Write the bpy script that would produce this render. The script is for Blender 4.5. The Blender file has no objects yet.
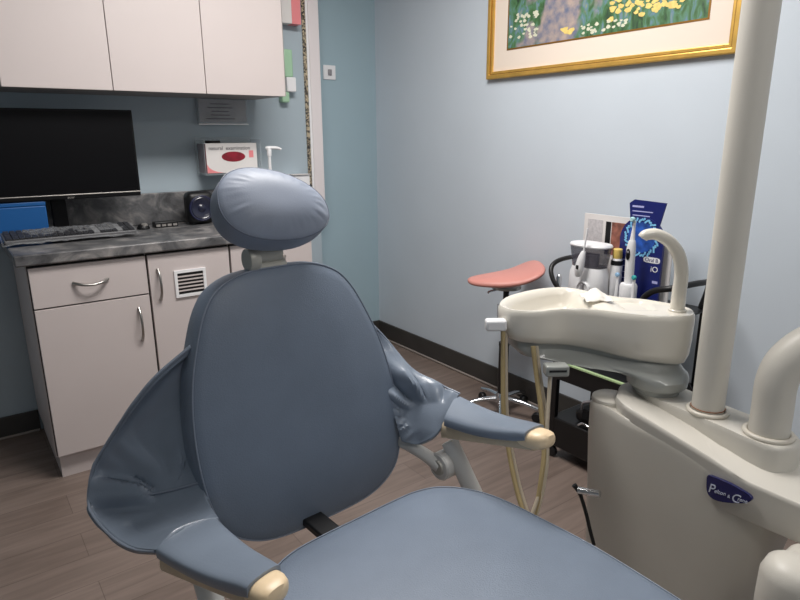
import bpy, bmesh, math, random
from mathutils import Vector, Matrix, Euler
from mathutils import noise as mnoise
random.seed(7)
PI = math.pi
S = bpy.context.scene
COL = S.collection

# ------------------------------------------------------------------ camera
F_PX = 615.0
PITCH, YAW, ROLL = math.radians(14.9), math.radians(36.3), math.radians(0.35)
CAM = Vector((0, 0, 1.35))
D = Vector((math.sin(YAW)*math.cos(PITCH), math.cos(YAW)*math.cos(PITCH), -math.sin(PITCH)))
R0 = Vector((math.cos(YAW), -math.sin(YAW), 0)); U0 = R0.cross(D)
R1 = R0*math.cos(ROLL) - U0*math.sin(ROLL); U1 = U0*math.cos(ROLL) + R0*math.sin(ROLL)
cd = bpy.data.cameras.new('camera'); cam = bpy.data.objects.new('camera', cd); COL.objects.link(cam)
cd.sensor_width = 36; cd.lens = 36*F_PX/800; cd.clip_start = 0.02
M = Matrix((R1, U1, -D)).transposed().to_4x4(); M.translation = CAM
cam.matrix_world = M
S.camera = cam
S.view_settings.view_transform = 'Standard'; S.view_settings.look = 'None'
S.view_settings.gamma = 1; S.view_settings.exposure = -0.08

# ------------------------------------------------------------------ materials
def lin(c):
    return tuple(((v/255)/12.92 if v/255 <= .04045 else ((v/255+.055)/1.055)**2.4) for v in c) + (1,)
def mat(name, rgb, rough=.5, metal=0, noise=0, nscale=8, bump=0, bscale=60, coat=0, emit=None, alpha=1, trans=0, spec=.5, sheen=0, stretch=None):
    m = bpy.data.materials.new(name); m.use_nodes = True
    nt = m.node_tree; b = nt.nodes['Principled BSDF']
    c = lin(rgb)
    b.inputs['Base Color'].default_value = c
    b.inputs['Roughness'].default_value = rough
    b.inputs['Metallic'].default_value = metal
    b.inputs['Coat Weight'].default_value = coat
    b.inputs['Specular IOR Level'].default_value = spec
    b.inputs['Transmission Weight'].default_value = trans
    b.inputs['Alpha'].default_value = alpha
    tc = nt.nodes.new('ShaderNodeTexCoord')
    src = tc.outputs['Object']
    if stretch:
        mp = nt.nodes.new('ShaderNodeMapping'); mp.inputs['Scale'].default_value = stretch
        nt.links.new(src, mp.inputs['Vector']); src = mp.outputs['Vector']
    if noise:
        n = nt.nodes.new('ShaderNodeTexNoise'); n.inputs['Scale'].default_value = nscale; n.inputs['Detail'].default_value = 5
        nt.links.new(src, n.inputs['Vector'])
        r = nt.nodes.new('ShaderNodeValToRGB')
        r.color_ramp.elements[0].position = .3; r.color_ramp.elements[1].position = .7
        r.color_ramp.elements[0].color = tuple(v*(1-noise) for v in c[:3])+(1,)
        r.color_ramp.elements[1].color = tuple(min(1, v*(1+noise)) for v in c[:3])+(1,)
        nt.links.new(n.outputs['Fac'], r.inputs['Fac']); nt.links.new(r.outputs['Color'], b.inputs['Base Color'])
    if bump:
        n = nt.nodes.new('ShaderNodeTexNoise'); n.inputs['Scale'].default_value = bscale; n.inputs['Detail'].default_value = 4
        nt.links.new(src, n.inputs['Vector'])
        bp = nt.nodes.new('ShaderNodeBump'); bp.inputs['Strength'].default_value = bump; bp.inputs['Distance'].default_value = .01
        nt.links.new(n.outputs['Fac'], bp.inputs['Height']); nt.links.new(bp.outputs['Normal'], b.inputs['Normal'])
    if emit:
        b.inputs['Emission Color'].default_value = lin(rgb); b.inputs['Emission Strength'].default_value = emit
    return m

LEATHER = (113, 125, 142)
m_leather = mat('blue_grey_vinyl', LEATHER, .42, noise=.05, nscale=12, bump=.12, bscale=350)
m_leather_wing = mat('soft_blue_grey_vinyl', (122, 133, 148), .34, noise=.06, nscale=10, bump=.06, bscale=300, coat=.12)
m_leather_head = mat('lit_headrest_vinyl', (136, 145, 162), .5, noise=.04, nscale=10, bump=.04, bscale=300)  # chair vinyl lightened: sheen from the overhead light put into the colour
m_piping = mat('vinyl_piping', (128, 137, 152), .4)
m_cream = mat('cream_plastic', (232, 208, 172), .38, noise=.05, nscale=14)
m_tan = mat('aged_tan_plastic', (206, 188, 160), .4, noise=.08, nscale=16)
m_chairgrey = mat('grey_chair_enamel', (212, 211, 208), .35)
m_mech = mat('headrest_mechanism_grey', (172, 170, 162), .35, metal=.1)
m_dark = mat('black_plastic', (18, 18, 20), .45)
m_blackmetal = mat('black_enamel', (14, 14, 16), .4)
m_chrome = mat('chrome', (215, 218, 222), .12, metal=1)
m_steel = mat('brushed_steel', (170, 168, 164), .3, metal=1)
m_unit = mat('warm_grey_enamel', (203, 199, 190), .42, noise=.025, nscale=6, bump=.06, bscale=500)
m_ring = mat('ivory_ring', (206, 200, 188), .4)
m_rust = mat('rust_line', (150, 95, 60), .7)
m_basin = mat('ivory_porcelain', (224, 219, 208), .25, coat=.3)
m_casing = mat('grey_gloss_casing', (152, 155, 152), .22, coat=.3)
m_bluewall = mat('pale_blue_paint', (203, 212, 221), .6, noise=.02, nscale=3, bump=.06, bscale=220)
m_tealwall = mat('teal_blue_paint', (160, 183, 193), .6, noise=.02, nscale=3, bump=.06, bscale=220)
m_backwall = mat('grey_blue_paint', (168, 182, 191), .6, noise=.02, nscale=3, bump=.06, bscale=220)
m_ceiling = mat('ceiling_white', (225, 225, 222), .8, bump=.2, bscale=120)
m_base = mat('dark_vinyl_baseboard', (62, 60, 58), .45, noise=.1, nscale=10)
m_qr = mat('quarter_round', (150, 140, 134), .4)
m_cab = mat('warm_white_laminate', (204, 194, 192), .42, noise=.012, nscale=5)
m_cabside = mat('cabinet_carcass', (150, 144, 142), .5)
m_gap = mat('dark_gap', (45, 40, 38), .7)
m_trim = mat('painted_trim', (226, 219, 220), .45)
m_screen = mat('black_screen', (5, 5, 8), .45, spec=.15)
m_bezel = mat('glossy_bezel', (10, 10, 12), .4, spec=.25)
m_silver = mat('silver_plastic', (175, 170, 165), .35, metal=.6)
m_bluebox = mat('bright_blue_plastic', (8, 84, 148), .5)
m_key = mat('key_grey', (48, 48, 52), .5)
m_kbd = mat('keyboard_plastic', (104, 104, 106), .5)
m_film = mat('clear_plastic_film', (235, 238, 242), .10, alpha=.15, bump=1.0, bscale=45)
m_navy = mat('navy_plastic', (22, 26, 62), .3, coat=.3)
m_navy2 = mat('navy_cone', (26, 29, 52), .3, coat=.3)
m_white = mat('white_plastic', (236, 236, 238), .35)
m_paper = mat('white_paper', (224, 220, 218), .7)
m_greypaper = mat('grey_notice_paper', (150, 148, 152), .6, noise=.12, nscale=20)
m_pink = mat('pink_card', (232, 138, 142), .6)
m_red = mat('deep_red_glove_opening', (130, 6, 34), .6, noise=.4, nscale=30)
m_redside = mat('dark_red_card', (120, 30, 48), .6)
m_text_light = mat('faint_print', (196, 192, 194), .7, noise=.15, nscale=90)
m_text_grey = mat('grey_print', (92, 88, 96), .7)
m_acrylic = mat('clear_acrylic', (225, 235, 240), .08, alpha=.25)
m_green = mat('pale_green_plastic', (166, 204, 172), .4)
m_pinkvinyl = mat('salmon_vinyl', (214, 146, 136), .42, noise=.04, bump=.08, bscale=300)
m_hose = mat('tan_rubber_hose', (166, 148, 108), .45, noise=.08, nscale=30)
m_hose2 = mat('pale_hose', (196, 184, 164), .4)
m_gold = mat('gilt_frame', (222, 178, 92), .35, metal=.65, noise=.12, nscale=20)
m_golddark = mat('dark_gilt', (150, 108, 48), .4, metal=.6)  # darker gilt for the frame groove and the mat bevel
m_mat = mat('cream_mat_board', (232, 218, 204), .7)
m_navycard = mat('navy_display_card', (24, 34, 104), .4)
m_smoke = mat('smoky_reservoir', (96, 94, 106), .08, alpha=.62)
m_glass = m_acrylic
m_cyan = mat('cyan_print', (130, 196, 236), .5)
m_teal = mat('teal_bristles', (60, 170, 170), .6)
m_violet = mat('pale_lilac_print', (176, 178, 226), .5)
m_yellow = mat('yellow_cap', (226, 196, 110), .5)
m_photo = mat('photo_print', (150, 96, 82), .5, noise=.6, nscale=30)
m_greenstrip = mat('pale_green_edge', (176, 200, 150), .5)
m_logo = mat('badge_navy', (18, 22, 82), .25, coat=.5)
m_badgetext = mat('badge_silver', (200, 206, 226), .4)
m_lampdiff = mat('lamp_diffuser', (255, 250, 244), .6, emit=2.5)

# laminate countertop
def counter_mat():
    m = mat('charcoal_stone_laminate', (90, 90, 92), .35)
    nt = m.node_tree; b = nt.nodes['Principled BSDF']
    tc = nt.nodes.new('ShaderNodeTexCoord')
    n = nt.nodes.new('ShaderNodeTexNoise'); n.inputs['Scale'].default_value = 9; n.inputs['Detail'].default_value = 9; n.inputs['Roughness'].default_value = .65; n.inputs['Distortion'].default_value = .8
    r = nt.nodes.new('ShaderNodeValToRGB'); e = r.color_ramp.elements
    e[0].position = .3; e[0].color = lin((52, 52, 54)); e[1].position = .70; e[1].color = lin((158, 154, 152))
    k = e.new(.5); k.color = lin((98, 98, 100))
    nt.links.new(tc.outputs['Object'], n.inputs['Vector']); nt.links.new(n.outputs['Fac'], r.inputs['Fac']); nt.links.new(r.outputs['Color'], b.inputs['Base Color'])
    return m
m_counter = counter_mat()

def floor_mat():
    m = mat('brown_vinyl_plank', (104, 88, 80), .38)
    nt = m.node_tree; b = nt.nodes['Principled BSDF']; L = nt.links.new
    tc = nt.nodes.new('ShaderNodeTexCoord')
    br = nt.nodes.new('ShaderNodeTexBrick'); br.inputs['Scale'].default_value = 1
    br.inputs['Brick Width'].default_value = 1.2; br.inputs['Row Height'].default_value = .15
    br.inputs['Mortar Size'].default_value = .0012; br.inputs['Bias'].default_value = 0
    br.inputs['Color1'].default_value = lin((132, 117, 109)); br.inputs['Color2'].default_value = lin((122, 107, 99)); br.inputs['Mortar'].default_value = lin((98, 85, 78))
    L(tc.outputs['Object'], br.inputs['Vector'])
    mp = nt.nodes.new('ShaderNodeMapping'); mp.inputs['Scale'].default_value = (1.6, 16, 1)
    n = nt.nodes.new('ShaderNodeTexNoise'); n.inputs['Scale'].default_value = 2.2; n.inputs['Detail'].default_value = 8; n.inputs['Distortion'].default_value = .6
    L(tc.outputs['Object'], mp.inputs['Vector']); L(mp.outputs['Vector'], n.inputs['Vector'])
    mx = nt.nodes.new('ShaderNodeMixRGB'); mx.blend_type = 'MULTIPLY'; mx.inputs['Fac'].default_value = .7
    r = nt.nodes.new('ShaderNodeValToRGB'); r.color_ramp.elements[0].position = .3; r.color_ramp.elements[0].color = (.62, .6, .58, 1); r.color_ramp.elements[1].position = .7; r.color_ramp.elements[1].color = (1.12, 1.12, 1.12, 1)
    L(n.outputs['Fac'], r.inputs['Fac']); L(br.outputs['Color'], mx.inputs['Color1']); L(r.outputs['Color'], mx.inputs['Color2']); L(mx.outputs['Color'], b.inputs['Base Color'])
    return m
m_floor = floor_mat()

def painting_mat():
    # loose dabs of a flower garden: greens, lilac path, yellow and white blossoms
    m = mat('garden_painting', (80, 110, 70), .5)
    nt = m.node_tree; b = nt.nodes['Principled BSDF']; L = nt.links.new
    tc = nt.nodes.new('ShaderNodeTexCoord')
    mp = nt.nodes.new('ShaderNodeMapping'); mp.inputs['Scale'].default_value = (1, 1, .55)
    L(tc.outputs['Object'], mp.inputs['Vector'])
    n = nt.nodes.new('ShaderNodeTexNoise'); n.inputs['Scale'].default_value = 26; n.inputs['Detail'].default_value = 6; n.inputs['Distortion'].default_value = 1.2
    L(mp.outputs['Vector'], n.inputs['Vector'])
    r = nt.nodes.new('ShaderNodeValToRGB'); e = r.color_ramp.elements
    e[0].position = .28; e[0].color = lin((38, 62, 48)); e[1].position = .75; e[1].color = lin((150, 160, 110))
    for p, c in ((.42, (66, 104, 62)), (.52, (84, 128, 96)), (.62, (100, 130, 150))):
        k = e.new(p); k.color = lin(c)
    L(n.outputs['Fac'], r.inputs['Fac'])
    # big patches: lilac path
    n2 = nt.nodes.new('ShaderNodeTexNoise'); n2.inputs['Scale'].default_value = 9; n2.inputs['Detail'].default_value = 3
    L(tc.outputs['Object'], n2.inputs['Vector'])
    sx = nt.nodes.new('ShaderNodeSeparateXYZ'); L(tc.outputs['Object'], sx.inputs[0])
    # the lilac garden path: a band about one third across the canvas
    d1 = nt.nodes.new('ShaderNodeMath'); d1.operation = 'SUBTRACT'; d1.inputs[1].default_value = .17; L(sx.outputs['Y'], d1.inputs[0])
    d2 = nt.nodes.new('ShaderNodeMath'); d2.operation = 'ABSOLUTE'; L(d1.outputs[0], d2.inputs[0])
    d3 = nt.nodes.new('ShaderNodeMath'); d3.operation = 'MULTIPLY_ADD'; d3.inputs[1].default_value = -1.6; d3.inputs[2].default_value = .28; L(d2.outputs[0], d3.inputs[0])
    d4 = nt.nodes.new('ShaderNodeMath'); d4.operation = 'ADD'; L(d3.outputs[0], d4.inputs[0]); L(n2.outputs['Fac'], d4.inputs[1])
    r2 = nt.nodes.new('ShaderNodeValToRGB'); r2.color_ramp.elements[0].position = .5; r2.color_ramp.elements[1].position = .6
    L(d4.outputs[0], r2.inputs['Fac'])
    n3 = nt.nodes.new('ShaderNodeTexNoise'); n3.inputs['Scale'].default_value = 30; n3.inputs['Detail'].default_value = 5
    L(tc.outputs['Object'], n3.inputs['Vector'])
    r3 = nt.nodes.new('ShaderNodeValToRGB'); r3.color_ramp.elements[0].position = .3; r3.color_ramp.elements[0].color = lin((104, 112, 136)); r3.color_ramp.elements[1].position = .7; r3.color_ramp.elements[1].color = lin((178, 160, 150))
    L(n3.outputs['Fac'], r3.inputs['Fac'])
    mx = nt.nodes.new('ShaderNodeMixRGB'); L(r2.outputs['Color'], mx.inputs['Fac']); L(r.outputs['Color'], mx.inputs['Color1']); L(r3.outputs['Color'], mx.inputs['Color2'])
    L(mx.outputs['Color'], b.inputs['Base Color'])
    return m
m_paint = painting_mat()
m_dab_y = mat('yellow_blossom_paint', (232, 204, 120), .5, noise=.15, nscale=60)
m_dab_w = mat('white_blossom_paint', (212, 212, 190), .5, noise=.12, nscale=60)

# ------------------------------------------------------------------ helpers
def thing(name, label, cat, loc=(0, 0, 0), rotz=0, group=None):
    o = bpy.data.objects.new(name, None); COL.objects.link(o)
    o.location = loc; o.rotation_euler = (0, 0, rotz); o.empty_display_size = .05
    o['label'] = label; o['category'] = cat
    if group: o['group'] = group
    return o
def tag(o, label, cat, group=None):
    o['label'] = label; o['category'] = cat
    if group: o['group'] = group
    return o
def pinv(parent):
    m = Matrix.Identity(4); chain = []
    while parent is not None: chain.append(parent); parent = parent.parent
    for p in reversed(chain):
        m = m @ (Matrix.Translation(p.location) @ p.rotation_euler.to_matrix().to_4x4())
    return m.inverted()
def obj(name, bm, m, parent=None, smooth=True, local=False, bevel=0, bseg=2, sub=0, origin=None, solid=0):
    """bm in world coordinates (or in the thing's own when local=True)"""
    if parent is not None and not local: bm.transform(pinv(parent))
    me = bpy.data.meshes.new(name)
    bmesh.ops.recalc_face_normals(bm, faces=bm.faces)
    if parent is None:
        if origin is None and len(bm.verts):
            xs = [v.co for v in bm.verts]
            origin = Vector(((min(v.x for v in xs)+max(v.x for v in xs))/2, (min(v.y for v in xs)+max(v.y for v in xs))/2, min(v.z for v in xs)))
        bm.transform(Matrix.Translation(-Vector(origin)))
    bm.to_mesh(me); bm.free()
    me.materials.append(m)
    if smooth:
        for p in me.polygons: p.use_smooth = True
    o = bpy.data.objects.new(name, me); COL.objects.link(o)
    if parent is not None: o.parent = parent
    else: o.location = origin
    if solid:
        md = o.modifiers.new('solid', 'SOLIDIFY'); md.thickness = solid; md.offset = 0
    if bevel:
        md = o.modifiers.new('bevel', 'BEVEL'); md.width = bevel; md.segments = bseg; md.limit_method = 'ANGLE'; md.angle_limit = math.radians(40)
        md.harden_normals = False
    if sub:
        md = o.modifiers.new('sub', 'SUBSURF'); md.levels = sub; md.render_levels = sub
    if smooth and not sub:
        try:
            me.set_sharp_from_angle(angle=math.radians(42))
        except Exception: pass
    return o
def box(x0, x1, y0, y1, z0, z1, bm=None, rot=None, about=None):
    bm = bm or bmesh.new()
    vs = [bm.verts.new((x, y, z)) for z in (z0, z1) for (x, y) in ((x0, y0), (x1, y0), (x1, y1), (x0, y1))]
    for f in ((3, 2, 1, 0), (4, 5, 6, 7), (0, 1, 5, 4), (1, 2, 6, 5), (2, 3, 7, 6), (3, 0, 4, 7)):
        bm.faces.new([vs[i] for i in f])
    if rot is not None:
        c = Vector(about) if about is not None else Vector(((x0+x1)/2, (y0+y1)/2, (z0+z1)/2))
        bmesh.ops.transform(bm, verts=vs, matrix=Matrix.Translation(c) @ rot.to_matrix().to_4x4() @ Matrix.Translation(-c))
    return bm
def catmull(pts, n, closed=False):
    pts = [Vector(p) for p in pts]; out = []; N = len(pts)
    segs = N if closed else N-1
    for i in range(segs):
        if closed: p0, p1, p2, p3 = pts[(i-1) % N], pts[i], pts[(i+1) % N], pts[(i+2) % N]
        else: p0, p1, p2, p3 = pts[max(i-1, 0)], pts[i], pts[i+1], pts[min(i+2, N-1)]
        for k in range(n):
            t = k/n
            out.append(.5*((2*p1)+(-p0+p2)*t+(2*p0-5*p1+4*p2-p3)*t*t+(-p0+3*p1-3*p2+p3)*t**3))
    if not closed: out.append(pts[-1].copy())
    return out
def loft(rings, bm=None, cap=True, closed=True):
    bm = bm or bmesh.new()
    V = [[bm.verts.new(p) for p in r] for r in rings]
    n = len(V[0])
    for a, b in zip(V, V[1:]):
        for i in range(n if closed else n-1):
            j = (i+1) % n
            bm.faces.new((a[i], a[j], b[j], b[i]))
    if cap:
        bm.faces.new(V[0][::-1]); bm.faces.new(V[-1])
    return bm
def tube(pts, r, bm=None, n=12, smooth=6, cap=True, flat=1.0):
    P = catmull(pts, smooth) if smooth and len(pts) > 2 else [Vector(p) for p in pts]
    rr = r if isinstance(r, (list, tuple)) else None
    rings = []; up = None
    for i, p in enumerate(P):
        t = (P[min(i+1, len(P)-1)]-P[max(i-1, 0)]).normalized()
        if up is None:
            up = Vector((0, 0, 1)) if abs(t.z) < .9 else Vector((1, 0, 0))
        s = t.cross(up).normalized(); up = s.cross(t).normalized()
        if rr:
            f = i/(len(P)-1)*(len(rr)-1); k = min(int(f), len(rr)-2); rad = rr[k]+(rr[k+1]-rr[k])*(f-k)
        else: rad = r
        rings.append([p+s*math.cos(a)*rad+up*math.sin(a)*rad*flat for a in [2*PI*q/n for q in range(n)]])
    return loft(rings, bm, cap)
def ring_tube(pts, r, bm=None, n=8):
    """closed tube along closed loop of points"""
    bm = bm or bmesh.new(); P = [Vector(p) for p in pts]; N = len(P); V = []
    c = sum(P, Vector())/N
    for i, p in enumerate(P):
        t = (P[(i+1) % N]-P[i-1]).normalized(); s = (p-c); s = (s-t*s.dot(t)).normalized(); u = t.cross(s)
        V.append([bm.verts.new(p+s*math.cos(a)*r+u*math.sin(a)*r) for a in [2*PI*q/n for q in range(n)]])
    for i in range(N):
        a, b = V[i], V[(i+1) % N]
        for k in range(n): bm.faces.new((a[k], a[(k+1) % n], b[(k+1) % n], b[k]))
    return bm
def lathe(prof, loc=(0, 0, 0), axis='Z', bm=None, n=32, rot=None):
    """prof: list of (r, h)"""
    M4 = Matrix.Translation(loc)
    if rot is not None: M4 = M4 @ rot.to_matrix().to_4x4()
    elif axis == 'X': M4 = M4 @ Matrix.Rotation(PI/2, 4, 'Y')
    elif axis == 'Y': M4 = M4 @ Matrix.Rotation(-PI/2, 4, 'X')
    rings = [[M4 @ Vector((max(r, 1e-4)*math.cos(a), max(r, 1e-4)*math.sin(a), h)) for a in [2*PI*q/n for q in range(n)]] for r, h in prof]
    return loft(rings, bm)
def prism(outline, z0, z1, bm=None, taper=1.0, about=None):
    if about is None:
        about = (sum(p[0] for p in outline)/len(outline), sum(p[1] for p in outline)/len(outline))
    lo = [Vector((about[0]+(p[0]-about[0])*taper, about[1]+(p[1]-about[1])*taper, z0)) for p in outline]
    hi = [Vector((p[0], p[1], z1)) for p in outline]
    return loft([lo, hi], bm)
def smooth2(outline, n=6):
    return [(p.x, p.y) for p in catmull([(a, b, 0) for a, b in outline], n, closed=True)]
def patch(grid, nu=6, nv=6, fn=None):
    """control grid rows x cols -> smooth sheet"""
    rows = [catmull(r, nu) for r in grid]
    cols = [catmull([r[i] for r in rows], nv) for i in range(len(rows[0]))]
    bm = bmesh.new(); A = len(cols); B = len(cols[0])
    V = []
    for i in range(A):
        V.append([])
        for j in range(B):
            p = cols[i][j].copy()
            if fn: p = fn(p, i/(A-1), j/(B-1))
            V[-1].append(bm.verts.new(p))
    for i in range(A-1):
        for j in range(B-1):
            bm.faces.new((V[i][j], V[i+1][j], V[i+1][j+1], V[i][j+1]))
    edge = [v.co.copy() for v in V[-1]]
    return bm, edge
def text(s, size, loc, rot, m, parent=None, name='lettering', depth=.0004, shear=0, align='LEFT'):
    c = bpy.data.curves.new(name, 'FONT'); c.body = s; c.size = size; c.extrude = depth; c.shear = shear; c.align_x = align
    tmp = bpy.data.objects.new(name, c); COL.objects.link(tmp)
    bpy.context.view_layer.update()
    me = bpy.data.meshes.new_from_object(tmp.evaluated_get(bpy.context.evaluated_depsgraph_get()))
    bpy.data.objects.remove(tmp)
    me.materials.clear(); me.materials.append(m)
    o = bpy.data.objects.new(name, me); COL.objects.link(o)
    w = Matrix.Translation(loc) @ rot.to_4x4()
    if parent is not None:
        o.parent = parent; w = pinv(parent) @ w
    o.matrix_basis = w
    return o
def basis(x, y):
    """rotation whose local x,y run along the given world directions"""
    x = Vector(x).normalized(); z = x.cross(Vector(y)).normalized(); y = z.cross(x)
    return Matrix((x, y, z)).transposed()
ROT_XZ = basis((1, 0, 0), (0, 0, 1))       # faces -Y
ROT_MYZ = basis((0, -1, 0), (0, 0, 1))     # faces -X
def struct(name, bm, m, bevel=0, parent=None, smooth=False):
    o = obj(name, bm, m, parent, smooth=smooth, bevel=bevel)
    if parent is None: o['kind'] = 'structure'
    return o
def px(x, y, t):
    """design aid: the point t metres deep behind a pixel"""
    return CAM + t*(R1*(x-400)/F_PX - U1*(y-300)/F_PX + D)

# ------------------------------------------------------------------ room
XW, YB, YA, XL, YF, ZC = 2.31, 3.20, 3.39, -1.9, -2.0, 2.6
struct('floor', box(XL-.1, XW+.1, YF-.1, YA+.1, -.1, 0), m_floor)
struct('ceiling', box(XL-.1, XW+.1, YF-.1, YA+.1, ZC, ZC+.1), m_ceiling)
struct('wall_right', box(XW, XW+.1, YF, YA, 0, ZC), m_bluewall)
struct('wall_back', box(XL, 1.775, YB, YB+.29, 0, ZC), m_backwall)
struct('wall_alcove', box(1.775, XW, YA, YA+.1, 0, ZC), m_tealwall)
struct('wall_left', box(XL-.1, XL, YF, YB, 0, ZC), m_backwall)
struct('wall_front', box(XL, XW, YF-.1, YF, 0, ZC), m_bluewall)
struct('baseboard_right', box(XW-.012, XW, YF, YA, 0, .118), m_base, bevel=.003)
struct('baseboard_back', box(XL, .205, YB-.012, YB, 0, .105), m_base, bevel=.003)
struct('baseboard_alcove', box(1.775, XW-.012, YA-.012, YA, 0, .118), m_base, bevel=.003)
struct('trim_1', tube([(XW-.017, YF, .007), (XW-.017, YA-.02, .007)], .006, smooth=0), m_qr, smooth=True)
struct('trim_2', tube([(XL, YB-.017, .007), (.2, YB-.017, .007)], .006, smooth=0), m_qr, smooth=True)
# door casing at the end of the back wall
bm = box(1.735, 1.80, YB-.018, YB+.19, .955, ZC)
struct('trim_3', bm, m_trim, bevel=.004)
struct('trim_4', box(1.722, 1.735, YB-.014, YB, .955, ZC), m_white, bevel=.002)
# mosaic strip beside the casing
def mosaic_mat():
    m = mat('mosaic_strip', (80, 74, 66), .3)
    nt = m.node_tree; b = nt.nodes['Principled BSDF']
    tc = nt.nodes.new('ShaderNodeTexCoord'); v = nt.nodes.new('ShaderNodeTexVoronoi'); v.inputs['Scale'].default_value = 120
    r = nt.nodes.new('ShaderNodeValToRGB'); e = r.color_ramp.elements; e[0].position = .25; e[0].color = lin((38, 36, 38)); e[1].position = .85; e[1].color = lin((190, 176, 150))
    sp = nt.nodes.new('ShaderNodeSeparateColor'); nt.links.new(tc.outputs['Object'], v.inputs['Vector']); nt.links.new(v.outputs['Color'], sp.inputs['Color'])
    nt.links.new(sp.outputs['Red'], r.inputs['Fac']); nt.links.new(r.outputs['Color'], b.inputs['Base Color'])
    return m
struct('trim_5', box(1.703, 1.722, YB-.008, YB, .955, ZC), mosaic_mat())

# ceiling light fixtures (out of frame above)
def troffer(x, y, w, d, power, label):
    t = thing('ceiling_light', label, 'ceiling light', (x, y, ZC))
    fr = bmesh.new()
    box(x-w/2-.03, x+w/2+.03, y-d/2-.03, y-d/2, ZC-.03, ZC, fr); box(x-w/2-.03, x+w/2+.03, y+d/2, y+d/2+.03, ZC-.03, ZC, fr)
    box(x-w/2-.03, x-w/2, y-d/2, y+d/2, ZC-.03, ZC, fr); box(x+w/2, x+w/2+.03, y-d/2, y+d/2, ZC-.03, ZC, fr)
    obj('frame', fr, m_white, t, smooth=False)
    obj('diffuser', box(x-w/2, x+w/2, y-d/2, y+d/2, ZC-.02, ZC-.008), m_lampdiff, t, smooth=False)
    l = bpy.data.lights.new('lamp', 'AREA'); l.shape = 'RECTANGLE'; l.size = w; l.size_y = d; l.energy = power; l.color = (1, .965, .93)
    lo = bpy.data.objects.new('lamp', l); COL.objects.link(lo); lo.location = (x, y, ZC-.035)
troffer(1.08, 1.62, 1.1, .5, 49, 'white framed ceiling light panel above the chair and cabinets')
troffer(.85, -.65, 1.2, .6, 14, 'white framed ceiling light panel over the front of the room')
w = bpy.data.worlds.new('world'); S.world = w; w.use_nodes = True
w.node_tree.nodes['Background'].inputs['Color'].default_value = (.6, .68, .8, 1); w.node_tree.nodes['Background'].inputs['Strength'].default_value = .3

# ------------------------------------------------------------------ handle
def bow_handle(c, length, vertical, parent, out=.03):
    """arched bar pull, c = centre on the door front (facing -Y)"""
    pts = []
    for k in range(7):
        a = k/6; s = (a-.5)*length; o = out*math.sin(PI*a)**.6 if 0 < a < 1 else 0
        pts.append((c[0]+(0 if vertical else s), c[1]-o-.001, c[2]+(s if vertical else -.010*math.sin(PI*a))))
    bm = tube(pts, [.007, .0055, .005, .0055, .007], n=10, smooth=4)
    return obj('handle', bm, m_steel, parent)

# ------------------------------------------------------------------ lower cabinets
YD = 2.62
def lower_unit(x0, x1, label, kind):
    t = thing('base_cabinet', label, 'cabinet', ((x0+x1)/2, YD, 0), 0, 'white base cabinets under the worktop')
    b = bmesh.new(); box(x0, x1, YD+.022, YB-.005, .1, .893, b)
    obj('body', b, m_cab, t, smooth=False, bevel=.001)
    obj('plinth', box(x0+(.012 if x0 < .3 else 0), x1, YD+.03, YB-.02, 0, .1), m_cab, t, smooth=False)
    obj('edge_gap', box(x0+.003, x1-.001, YD+.018, YD+.024, .104, .891), m_gap, t, smooth=False)
    g = .003
    def front(name, z0, z1):
        return obj(name, box(x0+g+.003, x1-g, YD, YD+.018, z0, z1), m_cab, t, smooth=False, bevel=.0015)
    if kind == 'drawer':
        d = front('drawer', .725, .882); bow_handle(((x0+x1)/2-.002, YD, .808), .125, False, d)
        dr = front('door', .106, .719); bow_handle((x1-.05, YD, .60), .14, True, dr)
    else:
        dr = front('door', .106, .882); bow_handle((x0+.042, YD, .757), .13, True, dr)
        vx0, vx1, vz0, vz1 = x0+.105, x0+.24, .688, .805
        v = bmesh.new()
        box(vx0, vx1, YD-.008, YD, vz0, vz0+.012, v); box(vx0, vx1, YD-.008, YD, vz1-.012, vz1, v)
        box(vx0, vx0+.012, YD-.008, YD, vz0+.012, vz1-.012, v); box(vx1-.012, vx1, YD-.008, YD, vz0+.012, vz1-.012, v)
        vf = obj('vent', v, m_white, dr, smooth=False)
        obj('vent_recess', box(vx0+.012, vx1-.012, YD-.001, YD, vz0+.012, vz1-.012), m_dark, dr, smooth=False)
        s = bmesh.new(); N = 6
        for k in range(1, N):
            z = vz0+.012+(vz1-vz0-.024)*k/N
            box(vx0+.012, vx1-.012, YD-.007, YD-.002, z-.0025, z+.0025, s)
        obj('vent_slats', s, m_cab, dr, smooth=False)
    return t
lower_unit(.205, .631, 'white base cabinet at the worktop\'s open end, wide drawer above one door', 'drawer')
lower_unit(.631, .985, 'white base cabinet with a small slatted vent in its full height door', 'vent')
lower_unit(.985, 1.40, 'white base cabinet half hidden by the chair, its drawer pull behind the headrest', 'drawer')
ct = thing('worktop', 'dark grey stone pattern worktop with raised backsplash on the white cabinets', 'countertop', (.79, 2.9, .895))
cb = box(.171, 1.415, 2.60, YB-.003, .895, .937)
obj('slab', cb, m_counter, ct, bevel=.006, bseg=3)
obj('backsplash', box(.171, 1.415, YB-.025, YB-.003, .937, 1.088), m_counter, ct, bevel=.004)

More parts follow.
